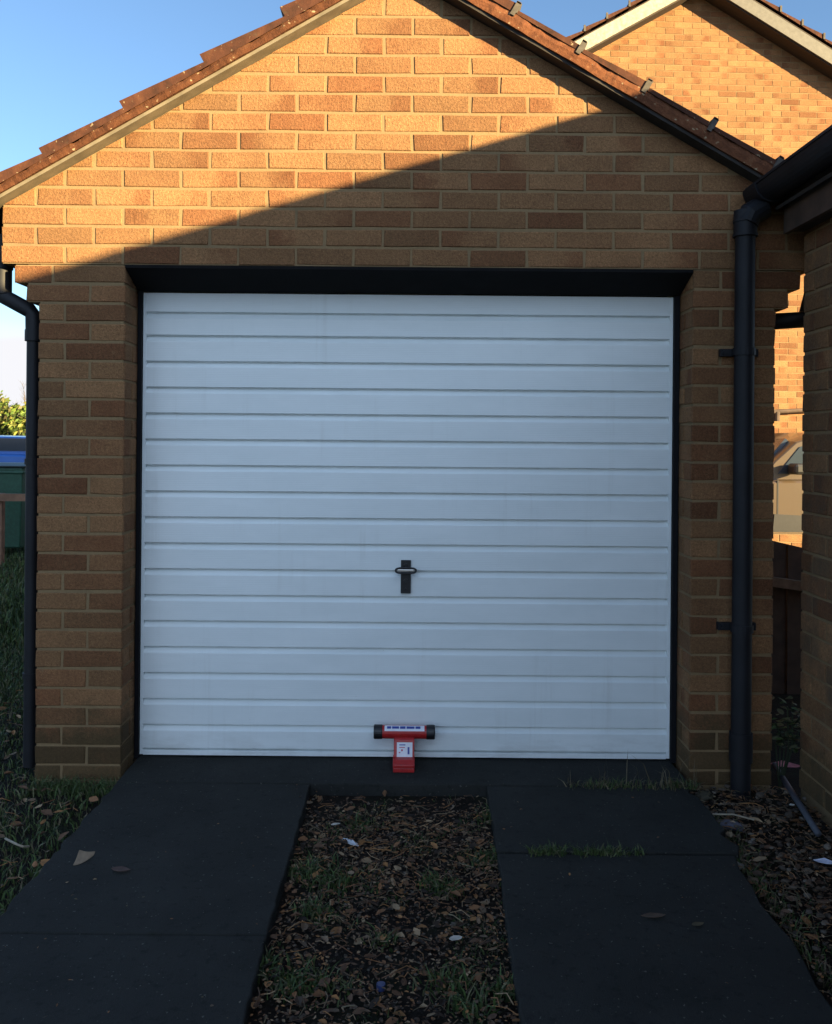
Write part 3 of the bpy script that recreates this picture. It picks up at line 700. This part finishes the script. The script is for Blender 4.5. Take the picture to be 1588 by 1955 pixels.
def strip_moss(rng):
    x, y, z = in_strip(rng)
    if math.sin(x*19+3*math.sin(y*7))+math.sin(y*11+2*math.sin(x*13)) < .35: return None
    return x, y, z
blades(gm_, 6500, strip_moss, 94, .006, .024, GREEN+GREEN+DRY, .0022, 1.6)
def joint_w(rng):
    u = rng.choice((rng.uniform(1010, 1080), rng.uniform(1100, 1190), rng.uniform(1010, 1230))); x, y = G(u, 1628); return x, y+rng.gauss(0, .012), -.01
blades(gm_, 520, joint_w, 95, .012, .04, GREEN, .0022, 1.4)
def thr_w(rng):
    x = rng.choice((rng.uniform(.70, .95), rng.uniform(.62, 1.08), rng.uniform(1.0, 1.12))); return x, YJ-.004+rng.gauss(0, .016), -.005
blades(gm_, 420, thr_w, 96, .012, .045, GREEN+DRY, .0022, 1.4); blades(gm_, 26, thr_w, 97, .07, .16, DRY, .0014, .8)
def bed_w(rng):
    y = rng.uniform(-2.2, -.25); return 1.085+y*.028+abs(rng.gauss(0, .045)), y, -.045
blades(gm_, 1100, bed_w, 98, .015, .05, GREEN+DRY, .0026, 1.2)
def pil_w(rng): return rng.uniform(-1.43, -1.06), -.03-abs(rng.gauss(0, .05)), -.045
blades(gm_, 900, pil_w, 99, .02, .06, GREEN, .0026, 1.2)
o = gm_.build('weeds', M_LEAFY, attr='tint'); tag(o, 'small grass tufts and weeds in the gravel strip and slab joints', 'weeds', kind='stuff')

# ------------------------------------------------------------------ red door lock standing on the threshold
lx = .002
lk = thing('garage_door_lock', 'red T shaped floor lock with black ends bracing the white garage door', 'door lock', (lx, -.02, .002))
YF = .075
m = MB(); m.box(lx-.042, lx+.042, .030, .20, .002, .020); m.prism_x([(.026, .0205), (.026, .034), (.050, .046), (.105, .048), (.105, .0205)], lx-.043, lx+.043)
m.build('base', M_RED, lk, bevel=.003, recalc=True)
m = MB(); m.prism_x([(.078, .04), (.16, .04), (.16, .125), (.118, .125), (.098, .108)], lx-.040, lx+.042); m.build('upright', M_RED, lk, bevel=.003, recalc=True)
BZ = .131
m = MB(); m.tube([(lx-.087, .128, BZ), (lx+.090, .128, BZ)], .0265, 24); m.build('cross_bar', M_RED, lk, smooth=False)
for xa, xb in ((lx-.122, lx-.086), (lx+.089, lx+.125)):
    m = MB(); m.tube([(xa, .128, BZ), (xb, .128, BZ)], .0285, 24); m.build('end_cap', M_BLACK, lk, bevel=.004)
# stickers: a white strip round the bar and a white panel on the upright, with printed marks
def on_bar(a, r=.0271): return .128-r*math.sin(a), BZ+r*math.cos(a)
m = MB()
def strip(x0, x1, a0, a1, r, n=6):
    for k in range(n):
        (ya, za), (yb, zb) = on_bar(a0+(a1-a0)*k/n, r), on_bar(a0+(a1-a0)*(k+1)/n, r); m.face([(x0, yb, zb), (x1, yb, zb), (x1, ya, za), (x0, ya, za)])
strip(lx-.078, lx+.082, R(8), R(66), .0270); st = m.build('sticker', M_STICK, lk)
m = MB()
for xa, xb in ((-.068, -.052), (-.048, -.020), (-.016, .006), (.010, .042), (.046, .066)): strip(lx+xa, lx+xb, R(22), R(46), .0275, 3)
m.build('printed_letters', M_BLUE, st)
def up_y(z): return .078+(z-.04)*.020/.068
m = MB()
def panel(x0, x1, z0, z1, e): m.face([(x0, up_y(z0)-e, z0), (x1, up_y(z0)-e, z0), (x1, up_y(z1)-e, z1), (x0, up_y(z1)-e, z1)])
panel(lx-.028, lx+.034, .047, .1000, .0012); st = m.build('sticker', M_STICK, lk)
m = MB(); panel(lx+.015, lx+.0225, .057, .083, .0018); panel(lx-.018, lx+.006, .089, .093, .0018); m.build('printed_letters', M_BLUE, st)
m = MB(); panel(lx-.011, lx-.004, .068, .075, .0018); panel(lx-.018, lx+.004, .080, .083, .0018); panel(lx-.020, lx-.014, .061, .065, .0018); m.build('printed_symbol', M_PINK, st)

# ------------------------------------------------------------------ litter
def leaf_obj(name, u, v, z, L, W, rz, col, label, curl=.3, rough=.8):
    x, y = G(u, v, z); m = MB(); out = [(-.5, .05), (-.35, .3), (-.05, .5), (.25, .34), (.5, .02), (.3, -.32), (0, -.45), (-.32, -.34)]
    M_ = Matrix.Translation((x, y, z)) @ Matrix.Rotation(rz, 4, 'Z'); rng = random.Random(int(u))
    top = [M_ @ Vector((a*L*rng.uniform(.9, 1.1), b*W*rng.uniform(.9, 1.1), curl*W*(a*a+b*b*1.5)+.006)) for a, b in out]; c = M_ @ Vector((0, 0, .006))
    bot = [(p.x, p.y, p.z-.0015) for p in top]; cb = (c.x, c.y, c.z-.0015)
    m.raw(top+[c]+bot+[cb], [(i, (i+1) % 8, 8) for i in range(8)] + [((i+1) % 8+9, i+9, 17) for i in range(8)] + [(i, i+9, (i+1) % 8+9, (i+1) % 8) for i in range(8)])
    o = m.build(name, simple(name+'_'+str(u), col, rough, var=.3, scale=40)); 
    return o
x, y = G(157, 1648, 0); m = MB(); nx, ny = 9, 4; tl = []
for a in range(nx):
    t = a/(nx-1); L = .048*(t-.4); wd = .018*(1-t)**.6*(1.0 if t > .05 else .85)+.002
    for b in range(ny):
        q = b/(ny-1)-.5; tl.append((x+L*1.0+.006*q, y+wd*2*q+.02*t*t, .003+.030*(q+.5)**1.5*(1-t*.6)+.012*t*t))
bl = [(a, b, c-.0015) for a, b, c in tl]; N = len(tl); fs = []
for a in range(nx-1):
    for b in range(ny-1): fs += [(a*ny+b, (a+1)*ny+b, (a+1)*ny+b+1, a*ny+b+1), (N+a*ny+b+1, N+(a+1)*ny+b+1, N+(a+1)*ny+b, N+a*ny+b)]
m.raw(tl+bl, fs); tag(m.build('fallen_leaf', simple('tan_leaf', (.20, .145, .095), .8, var=.3, scale=40), smooth=True), 'pale tan curled leaf on the driveway edge near the lawn', 'leaf')
tag(leaf_obj('fallen_leaf', 230, 1664, 0, .058, .030, -.1, (.075, .042, .034), '', .3), 'dull reddish brown leaf lying right of the tan leaf on the slab', 'leaf')
tag(leaf_obj('fallen_leaf', 1247, 1752, 0, .065, .024, .1, (.075, .046, .03), '', .25), 'brown leaf lying mid way across the dark slab on the right', 'leaf')
tag(leaf_obj('fallen_leaf', 1332, 1768, 0, .04, .018, .3, (.065, .052, .028), '', .25), 'small olive brown leaf on the right slab nearest the rubble bed', 'leaf')
tag(leaf_obj('plastic_scrap', 668, 1612, -.03, .085, .028, -.75, (.62, .66, .72), '', .3), 'flat white plastic scrap on the gravel strip', 'litter')
tag(leaf_obj('paper_scrap', 640, 1577, -.03, .035, .016, .4, (.50, .46, .40), '', .4), 'tiny off white paper scrap behind the plastic scrap on the gravel', 'litter')
tag(leaf_obj('paper_scrap', 870, 1796, -.03, .04, .022, .3, (.48, .44, .38), '', .4), 'torn beige paper scrap on the gravel beside the right track', 'litter')
tag(leaf_obj('food_wrapper', 1500, 1467, -.01, .12, .07, -.2, (.60, .22, .25), '', .5), 'crumpled pink and white wrapper against the outbuilding corner', 'litter')
tag(leaf_obj('plastic_wrapper', 1577, 1652, -.02, .07, .035, -.3, (.62, .64, .80), '', .7), 'bright white and blue wrapper on the leaves at the picture edge', 'litter')
tag(leaf_obj('paper_scrap', 1512, 1540, -.02, .022, .016, .2, (.6, .58, .52), '', .4), 'tiny white scrap beside the fallen grey pipe', 'litter')
x, y = G(727, 1892, -.04); m = MB(); m.tube([(x, y, -.036), (x, y, -.022)], .011, 18); tag(m.build('bottle_cap', simple('blue_cap', (.03, .045, .13), .4)), 'dark blue bottle cap on the gravel strip', 'bottle cap')
# broken brick, stones, fallen pipe
def rock(name, u, v, z, s, col, seed):
    x, y = G(u, v, z); q = stones(1, lambda r: (x, y, z), seed, s, s, [col]); return q.build(name, M_TINT, attr='tint')
tag(rock('brick_fragment', 1412, 1503, -.03, .055, (.32, .10, .045), 3), 'orange broken brick lying at the foot of the thick downpipe', 'brick')
tag(rock('stone', 1393, 1578, -.035, .055, (.10, .10, .13), 4), 'bluish grey stone in the rubble bed beside the slab', 'stone')
tag(rock('stone', 1405, 1655, -.035, .035, (.17, .16, .14), 6), 'pale grey stone on the slab edge nearest the camera', 'stone')
tag(rock('stone', 1345, 1522, -.035, .05, (.085, .075, .05), 8), 'mossy brown stone under the right pillar', 'stone')
a_, b_ = G(1478, 1460, .0), G(1562, 1592, .0); m = MB(); m.tube([(a_[0], a_[1], .0), (b_[0], b_[1], .0)], .011, 12)
tag(m.build('plastic_pipe', simple('grey_blue_pipe', (.055, .06, .075), .6), smooth=True), 'thin grey plastic pipe lying along the foot of the outbuilding wall', 'pipe')
m = MB(); pts = []
for k in range(9):
    t = k/8; u, v = (10+45*t, 1595 + 28*math.sin(math.pi*t*.75) - 5*t); x, y = G(u, v, .03); pts.append((x, y, .02+.02*math.sin(math.pi*t)))
m.tube(pts, .0035, 6); tag(m.build('twig', simple('dry_twig', (.30, .25, .18), .8)), 'curved pale twig lying on the lawn', 'twig')
m = MB(); x0, y0 = G(1360, 1557, -.01); x1, y1 = G(1440, 1568, -.01); m.tube([(x0, y0, -.005), ((x0+x1)/2, (y0+y1)/2, .004), (x1, y1, -.005)], .003, 6)
tag(m.build('twig', bpy.data.materials['dry_twig']), 'straight dry twig across the rubble bed by the right slab', 'twig')

# little plant growing in the gap
pt_ = thing('leafy_weed', 'small dark green leafy weed growing in the gap behind the outbuilding corner', 'plant', (1.47, .02, -.045))
m = MB()
rg = random.Random(17); stems = []
for k in range(6): stems.append([(1.475, .02, -.045), (1.475+rg.uniform(-.03, .05), .02+rg.uniform(-.03, .04), .12), (1.475+rg.uniform(-.05, .10), .02+rg.uniform(-.04, .06), rg.uniform(.18, .30))])
for s_ in stems: m.tube(s_, .003, 5)
m.build('stem', simple('green_stem', (.02, .03, .012)), pt_)
m = MB(); leaves(m, 130, lambda r: tuple(Vector(r.choice(stems)[1]).lerp(Vector(r.choice(stems)[2]), r.random()*1.1) + Vector((r.gauss(0, .022), r.gauss(0, .02), r.gauss(0, .03)))), 18, .02, .045, GREEN); m.build('foliage', M_LEAFY, pt_, attr='tint')

# ------------------------------------------------------------------ behind the gap on the right: fence boards, garden things
fp = thing('timber_fence_panel', 'low dark timber fence seen through the gap beside the outbuilding', 'fence', (2.1, 1.35, 0))
m = MB()
for k in range(9):
    xa = 1.46+k*.152; xb = xa+.147; h0, h1 = .90-.068*(xa-1.46)/.152*.5, .90-.068*(xb-1.46)/.152*.5
    m.prism_y([(xa, -.05), (xb, -.05), (xb, h1), (xa, h0)], 1.35+.006*(k % 2), 1.372+.006*(k % 2))
m.build('board_panel', M_FASCIA, fp)
m = MB(); m.prism_y([(1.45, .665), (1.45, .615), (2.85, .42), (2.85, .47)], 1.30, 1.345); m.build('rail', simple('pale_brown_timber', (.16, .10, .06), .8, var=.3), fp, recalc=True)
m = MB(); m.box(1.455, 1.53, 1.385, 1.46, -.05, .93); m.build('post', M_FASCIA, fp)
# low garden wall in front of the house
gw = thing('garden_wall', 'low sunlit brick garden wall between the fence and the house', 'wall', (3.3, 5.0, 0))
w_ = MB(); Wg = Wall(w_, (0, 5.0, 0), (1, 0, 0), (0, -1, 0), 91); Wg.stretch(2.2, 5.0, 0, .45, .05); Wg = Wall(w_, (2.2, 5.0, 0), (0, 1, 0), (-1, 0, 0), 92); Wg.stretch(.013, .215, 0, .45, .1)
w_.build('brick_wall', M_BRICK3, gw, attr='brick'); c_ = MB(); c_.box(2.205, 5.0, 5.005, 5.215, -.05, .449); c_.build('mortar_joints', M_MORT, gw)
M_GLASS = NT('car_glass'); M_GLASS.color((.03, .042, .06)); M_GLASS.set(.06, 0, .6); M_GLASS = M_GLASS.m
M_TYRE = simple('tyre_rubber', (.012, .012, .012), .85); M_RIM = simple('silver_rim', (.35, .35, .36), .35, .8); M_LAMP = simple('lamp_glass', (.55, .55, .52), .15); M_TAIL = simple('red_lamp', (.30, .01, .01), .2)
def car_paint(name, c):
    t = NT(name); f = t.noise(3, 3); t.color(t.ramp(f, [(.3, tuple(x*.93 for x in c)), (.7, c)])); t.set(.32, 0, .5, .6); return t.m
def make_car(name, label, xf, yn, paint, h=1.46, zg=-.06, face=-1, belt=1.0):
    """side-on car; xf = front end, yn = side nearest the camera, face = direction it points along x"""
    L, W = 4.05, 1.66; rt = thing(name, label, 'car', (xf - face*L/2, yn+W/2, zg)); k = h/1.46
    def B(z): return z*belt if z <= 1 else belt + (z-1)*(1.46-belt)/.46
    X = lambda a: xf - face*a
    low = [(.0, .30), (.02, .52), (.10, .66), (.45, .80), (.95, .92), (1.12, .95), (2.0, .97), (3.2, 1.0), (3.85, 1.0), (4.0, .80), (4.05, .55), (4.0, .28), (3.75, .24), (.35, .22)]
    top = [(1.0, .93), (1.14, 1.12), (1.36, 1.34), (1.62, 1.425), (2.4, 1.46), (3.0, 1.44), (3.4, 1.37), (3.72, 1.16), (3.88, .99)]
    low = [(a, B(b)) for a, b in low]; top = [(a, B(b)) for a, b in top]; m = MB()
    def loft(prof, ins):                                    # closed profile swept across the width with tumblehome
        rows = []
        for t, e in ins:
            cx = sum(p[0] for p in prof)/len(prof); cz = sum(p[1] for p in prof)/len(prof)
            rows.append([(X(cx+(p[0]-cx)*(1-e*.25)), yn+W*t, zg+.06+k*(cz+(p[1]-cz)*(1-e))) for p in prof])
        n = len(prof); vs = [q for r_ in rows for q in r_]; fs = []
        for a in range(len(rows)-1):
            for b in range(n): fs.append((a*n+b, a*n+(b+1) % n, (a+1)*n+(b+1) % n, (a+1)*n+b))
        fs += [tuple(range(n)), tuple(range((len(rows)-1)*n, len(rows)*n))]; m.raw(vs, fs)
    loft(low, [(0, .10), (.03, .03), (.08, 0), (.92, 0), (.97, .03), (1, .10)])
    cab = top + [(3.88, B(.80)), (1.0, B(.80))]
    loft(cab, [(.055, .10), (.10, .045), (.16, .01), (.5, 0), (.84, .01), (.90, .045), (.945, .10)])
    body = m.build('body', paint, rt, recalc=True); body.modifiers.new('w', 'BEVEL').width = .012
    def zz(v): return zg+.06+k*B(v)
    for pts in ([(1.20, 1.00), (1.42, 1.275), (1.72, 1.365), (2.28, 1.375), (2.28, 1.0)], [(2.36, 1.0), (2.36, 1.375), (2.95, 1.36), (3.28, 1.29), (3.52, 1.10), (3.50, 1.01)]):
        g = MB(); g.prism_y([(X(a), zz(b)) for a, b in pts], yn+.078, yn+.12); g.build('side_window', M_GLASS, rt, recalc=True)
    for pts in ([(1.05, .975), (1.36, 1.335), (1.33, 1.36), (1.02, 1.0)], [(3.45, 1.36), (3.83, 1.04), (3.87, 1.06), (3.49, 1.385)]):
        g = MB(); q = [(X(a), zz(b)) for a, b in pts]; g.prism_y(q, yn+.22, yn+W-.22); g.build('windscreen', M_GLASS, rt, recalc=True)
    for a in (.74, 3.28):
        for yy in (yn+.02, yn+W-.20):
            w_ = MB(); w_.tube([(X(a), yy-.03, zg+.30), (X(a), yy+.18, zg+.30)], .30, 24); wh = w_.build('wheel', M_TYRE, rt, bevel=.02)
            w_ = MB(); w_.tube([(X(a), yy-.036, zg+.30), (X(a), yy-.03, zg+.30)], .20, 20); w_.build('rim', M_RIM, wh)
    for yy in (yn+.10, yn+W-.38):
        g = MB(); g.prism_y([(X(.02), zz(.56)), (X(.10), zz(.69)), (X(.36), zz(.77)), (X(.34), zz(.66))], yy-.07, yy+.28); g.build('headlight', M_LAMP, rt, recalc=True)
    g = MB(); g.prism_y([(X(3.9), zz(.95)), (X(4.045), zz(.72)), (X(4.02), zz(.66)), (X(3.8), zz(.82))], yn+.05, yn+.25); g.build('tail_light', M_TAIL, rt, recalc=True)
    g = MB(); g.box(X(1.28), X(1.40), yn-.14, yn+.06, zz(1.0), zz(1.11)); g.build('wing_mirror', M_BLACK, rt, bevel=.03)
    for a in (2.2, 3.05): g = MB(); g.box(X(a), X(a+.16), yn-.018, yn+.01, zz(.86), zz(.885)); g.build('door_handle', paint, rt, bevel=.006)
    g = MB(); g.prism_y([(X(1.10), zz(.24)), (X(2.92), zz(.24)), (X(2.90), zz(.52)), (X(1.13), zz(.60))], yn-.012, yn+.03); g.build('side_cladding', M_BLACK, rt, recalc=True)
    for a in (1.16, 2.30): g = MB(); g.box(X(a), X(a+.012), yn-.004, yn+.01, zz(.53), zz(.94)); g.build('door_gap', M_BLACK, rt)
    return rt
p_ = P(1484, 885, 9.0)
make_car('parked_car', 'tan car parked before the house and glimpsed through the gap by the outbuilding', p_[0]-1.16, 5.5, car_paint('tan_paint', (.075, .052, .032)))
# ------------------------------------------------------------------ far left: bin, fence rail, hedge, tree
DB = 10.0; yb = DB-3.5; xr_ = P(43, 900, DB)[0]; zt = P(43, 893, DB)[2]; xl = xr_-.56
cb = thing('wheeled_bin', 'dark green wheeled bin standing behind the timber rail beyond the lawn', 'bin', ((xl+xr_)/2, yb, -.06))
M_BING = simple('green_bin_plastic', (.02, .07, .042), .5, var=.2); M_LIDG = simple('dark_bin_lid', (.008, .016, .014), .5)
m = MB(); vs = [(xl+.06, yb+.08, .06), (xr_-.06, yb+.08, .06), (xr_-.06, yb+.55, .06), (xl+.06, yb+.55, .06), (xl, yb, zt), (xr_, yb, zt), (xr_, yb+.66, zt), (xl, yb+.66, zt)]
m.raw(vs, [(3,2,1,0),(4,5,6,7),(0,1,5,4),(1,2,6,5),(2,3,7,6),(3,0,4,7)]); m.box(xl-.012, xr_+.012, yb-.012, yb+.672, zt-.07, zt-.035); m.build('body', M_BING, cb, bevel=.015)
m = MB(); m.prism_x([(yb-.02, zt+.001), (yb-.02, zt+.02), (yb+.2, zt+.045), (yb+.5, zt+.045), (yb+.70, zt+.02), (yb+.70, zt+.001)], xl-.02, xr_+.03); m.build('lid', M_LIDG, cb, bevel=.008, recalc=True)
for xx in (xl+.05, xr_-.05): m = MB(); m.tube([(xx-.025, yb+.58, .04), (xx+.025, yb+.58, .04)], .10, 16); m.build('wheel', M_BLACK, cb)
make_car('parked_car', 'blue car parked behind the green bin, seen past the slim downpipe', P(46, 850, 13.0)[0]+1.75, 9.5, car_paint('blue_paint', (.035, .14, .46)), 1.33, -.06, 1, 1.21)
DF = 9.4; yf = DF-3.5
kf = thing('knee_rail_fence', 'low brown timber rail fence in front of the green bin', 'fence', (P(5, 1000, DF)[0], yf, 0))
M_RAIL = simple('reddish_timber', (.20, .105, .06), .8, var=.3, scale=10)
zr = P(20, 950, DF)[2]; m = MB(); m.box(-9, P(54, 950, DF)[0], yf-.03, yf+.03, zr-.035, zr+.04); m.build('rail', M_RAIL, kf)
for xx in (P(4, 1000, DF)[0]-.045, P(4, 1000, DF)[0]-1.85, P(4, 1000, DF)[0]-3.65): m = MB(); m.box(xx-.055, xx+.025, yf+.031, yf+.11, -.06, zr+.04); m.build('post', M_RAIL, kf)
# second bin top seen behind
# hedge
DH = 38.0; yh = DH-3.5
hd = thing('hedge', 'tall sunlit yellow green hedge far beyond the lawn', 'hedge', (-16, yh, 0))
m = MB(); rg = random.Random(41); LP = [(.11, .17, .03), (.07, .12, .022), (.15, .19, .04), (.045, .075, .016), (.20, .20, .045), (.08, .075, .028)]
for k in range(30000):
    x = rg.uniform(-24, -9); h = 2.75+.35*math.sin(x*1.3)+.2*math.sin(x*3.1+1)
    z = h*rg.random()**.6 + rg.gauss(0, .12); y = yh+rg.uniform(0, 1.6)+ .35*math.sin(x*2.2+z*2) ; L = rg.uniform(.07, .16)
    q = Vector((rg.gauss(0, 1), rg.gauss(0, 1), rg.gauss(0, 1))).normalized(); a = q.orthogonal().normalized(); b = q.cross(a); c0 = Vector((x, y, z)); b_ = rg.choice(LP); kk = rg.uniform(.6, 1.3)
    m.face([c0-a*L, c0+b*L*.5, c0+a*L, c0-b*L*.5], (b_[0]*kk, b_[1]*kk, b_[2]*kk, 1))
m.build('foliage', M_LEAFY, hd, attr='tint')
m = MB()
for k in range(40): x = -24+k*.385; m.tube([(x, yh+.8, -.06), (x+rg.uniform(-.2, .2), yh+.8+rg.uniform(-.3, .3), 1.9)], [.05, .02], 6)
m.build('stem', M_BARK, hd)
# bare tree beyond the hedge
bt = thing('bare_tree', 'slender leafless tree standing behind the hedge', 'tree', (P(48, 800, 46)[0], 42.5, 0))
m = MB(); tips = MB(); rg = random.Random(9); bx = P(52, 800, 46)[0]
def branch(mb, p, d, L, r, lev):
    pts = [p]; dd = d.copy()
    for k in range(4):
        dd = (dd + Vector((rg.gauss(0, .12), rg.gauss(0, .12), rg.gauss(.04, .06)))).normalized(); pts.append(pts[-1]+dd*L/4)
    mb.tube(pts, [r*(1-.6*i/4) for i in range(5)], 5 if lev else 8)
    if lev < 4:
        for k in range(4 if lev else 7):
            t = rg.uniform(.35, 1); q = pts[min(4, int(t*4))]; a = rg.uniform(0, 6.28); nd = (dd*rg.uniform(.6, 1)+Vector((math.cos(a), math.sin(a), rg.uniform(.0, .5)))*.75).normalized()
            branch(tips, q, nd, L*rg.uniform(.45, .65), r*.42, lev+1)
branch(m, Vector((bx, 42.5, -.06)), Vector((0, 0, 1)), 3.0, .09, 0)
m.build('trunk', M_BARK, bt); tips.build('crown', M_BARK, bt)
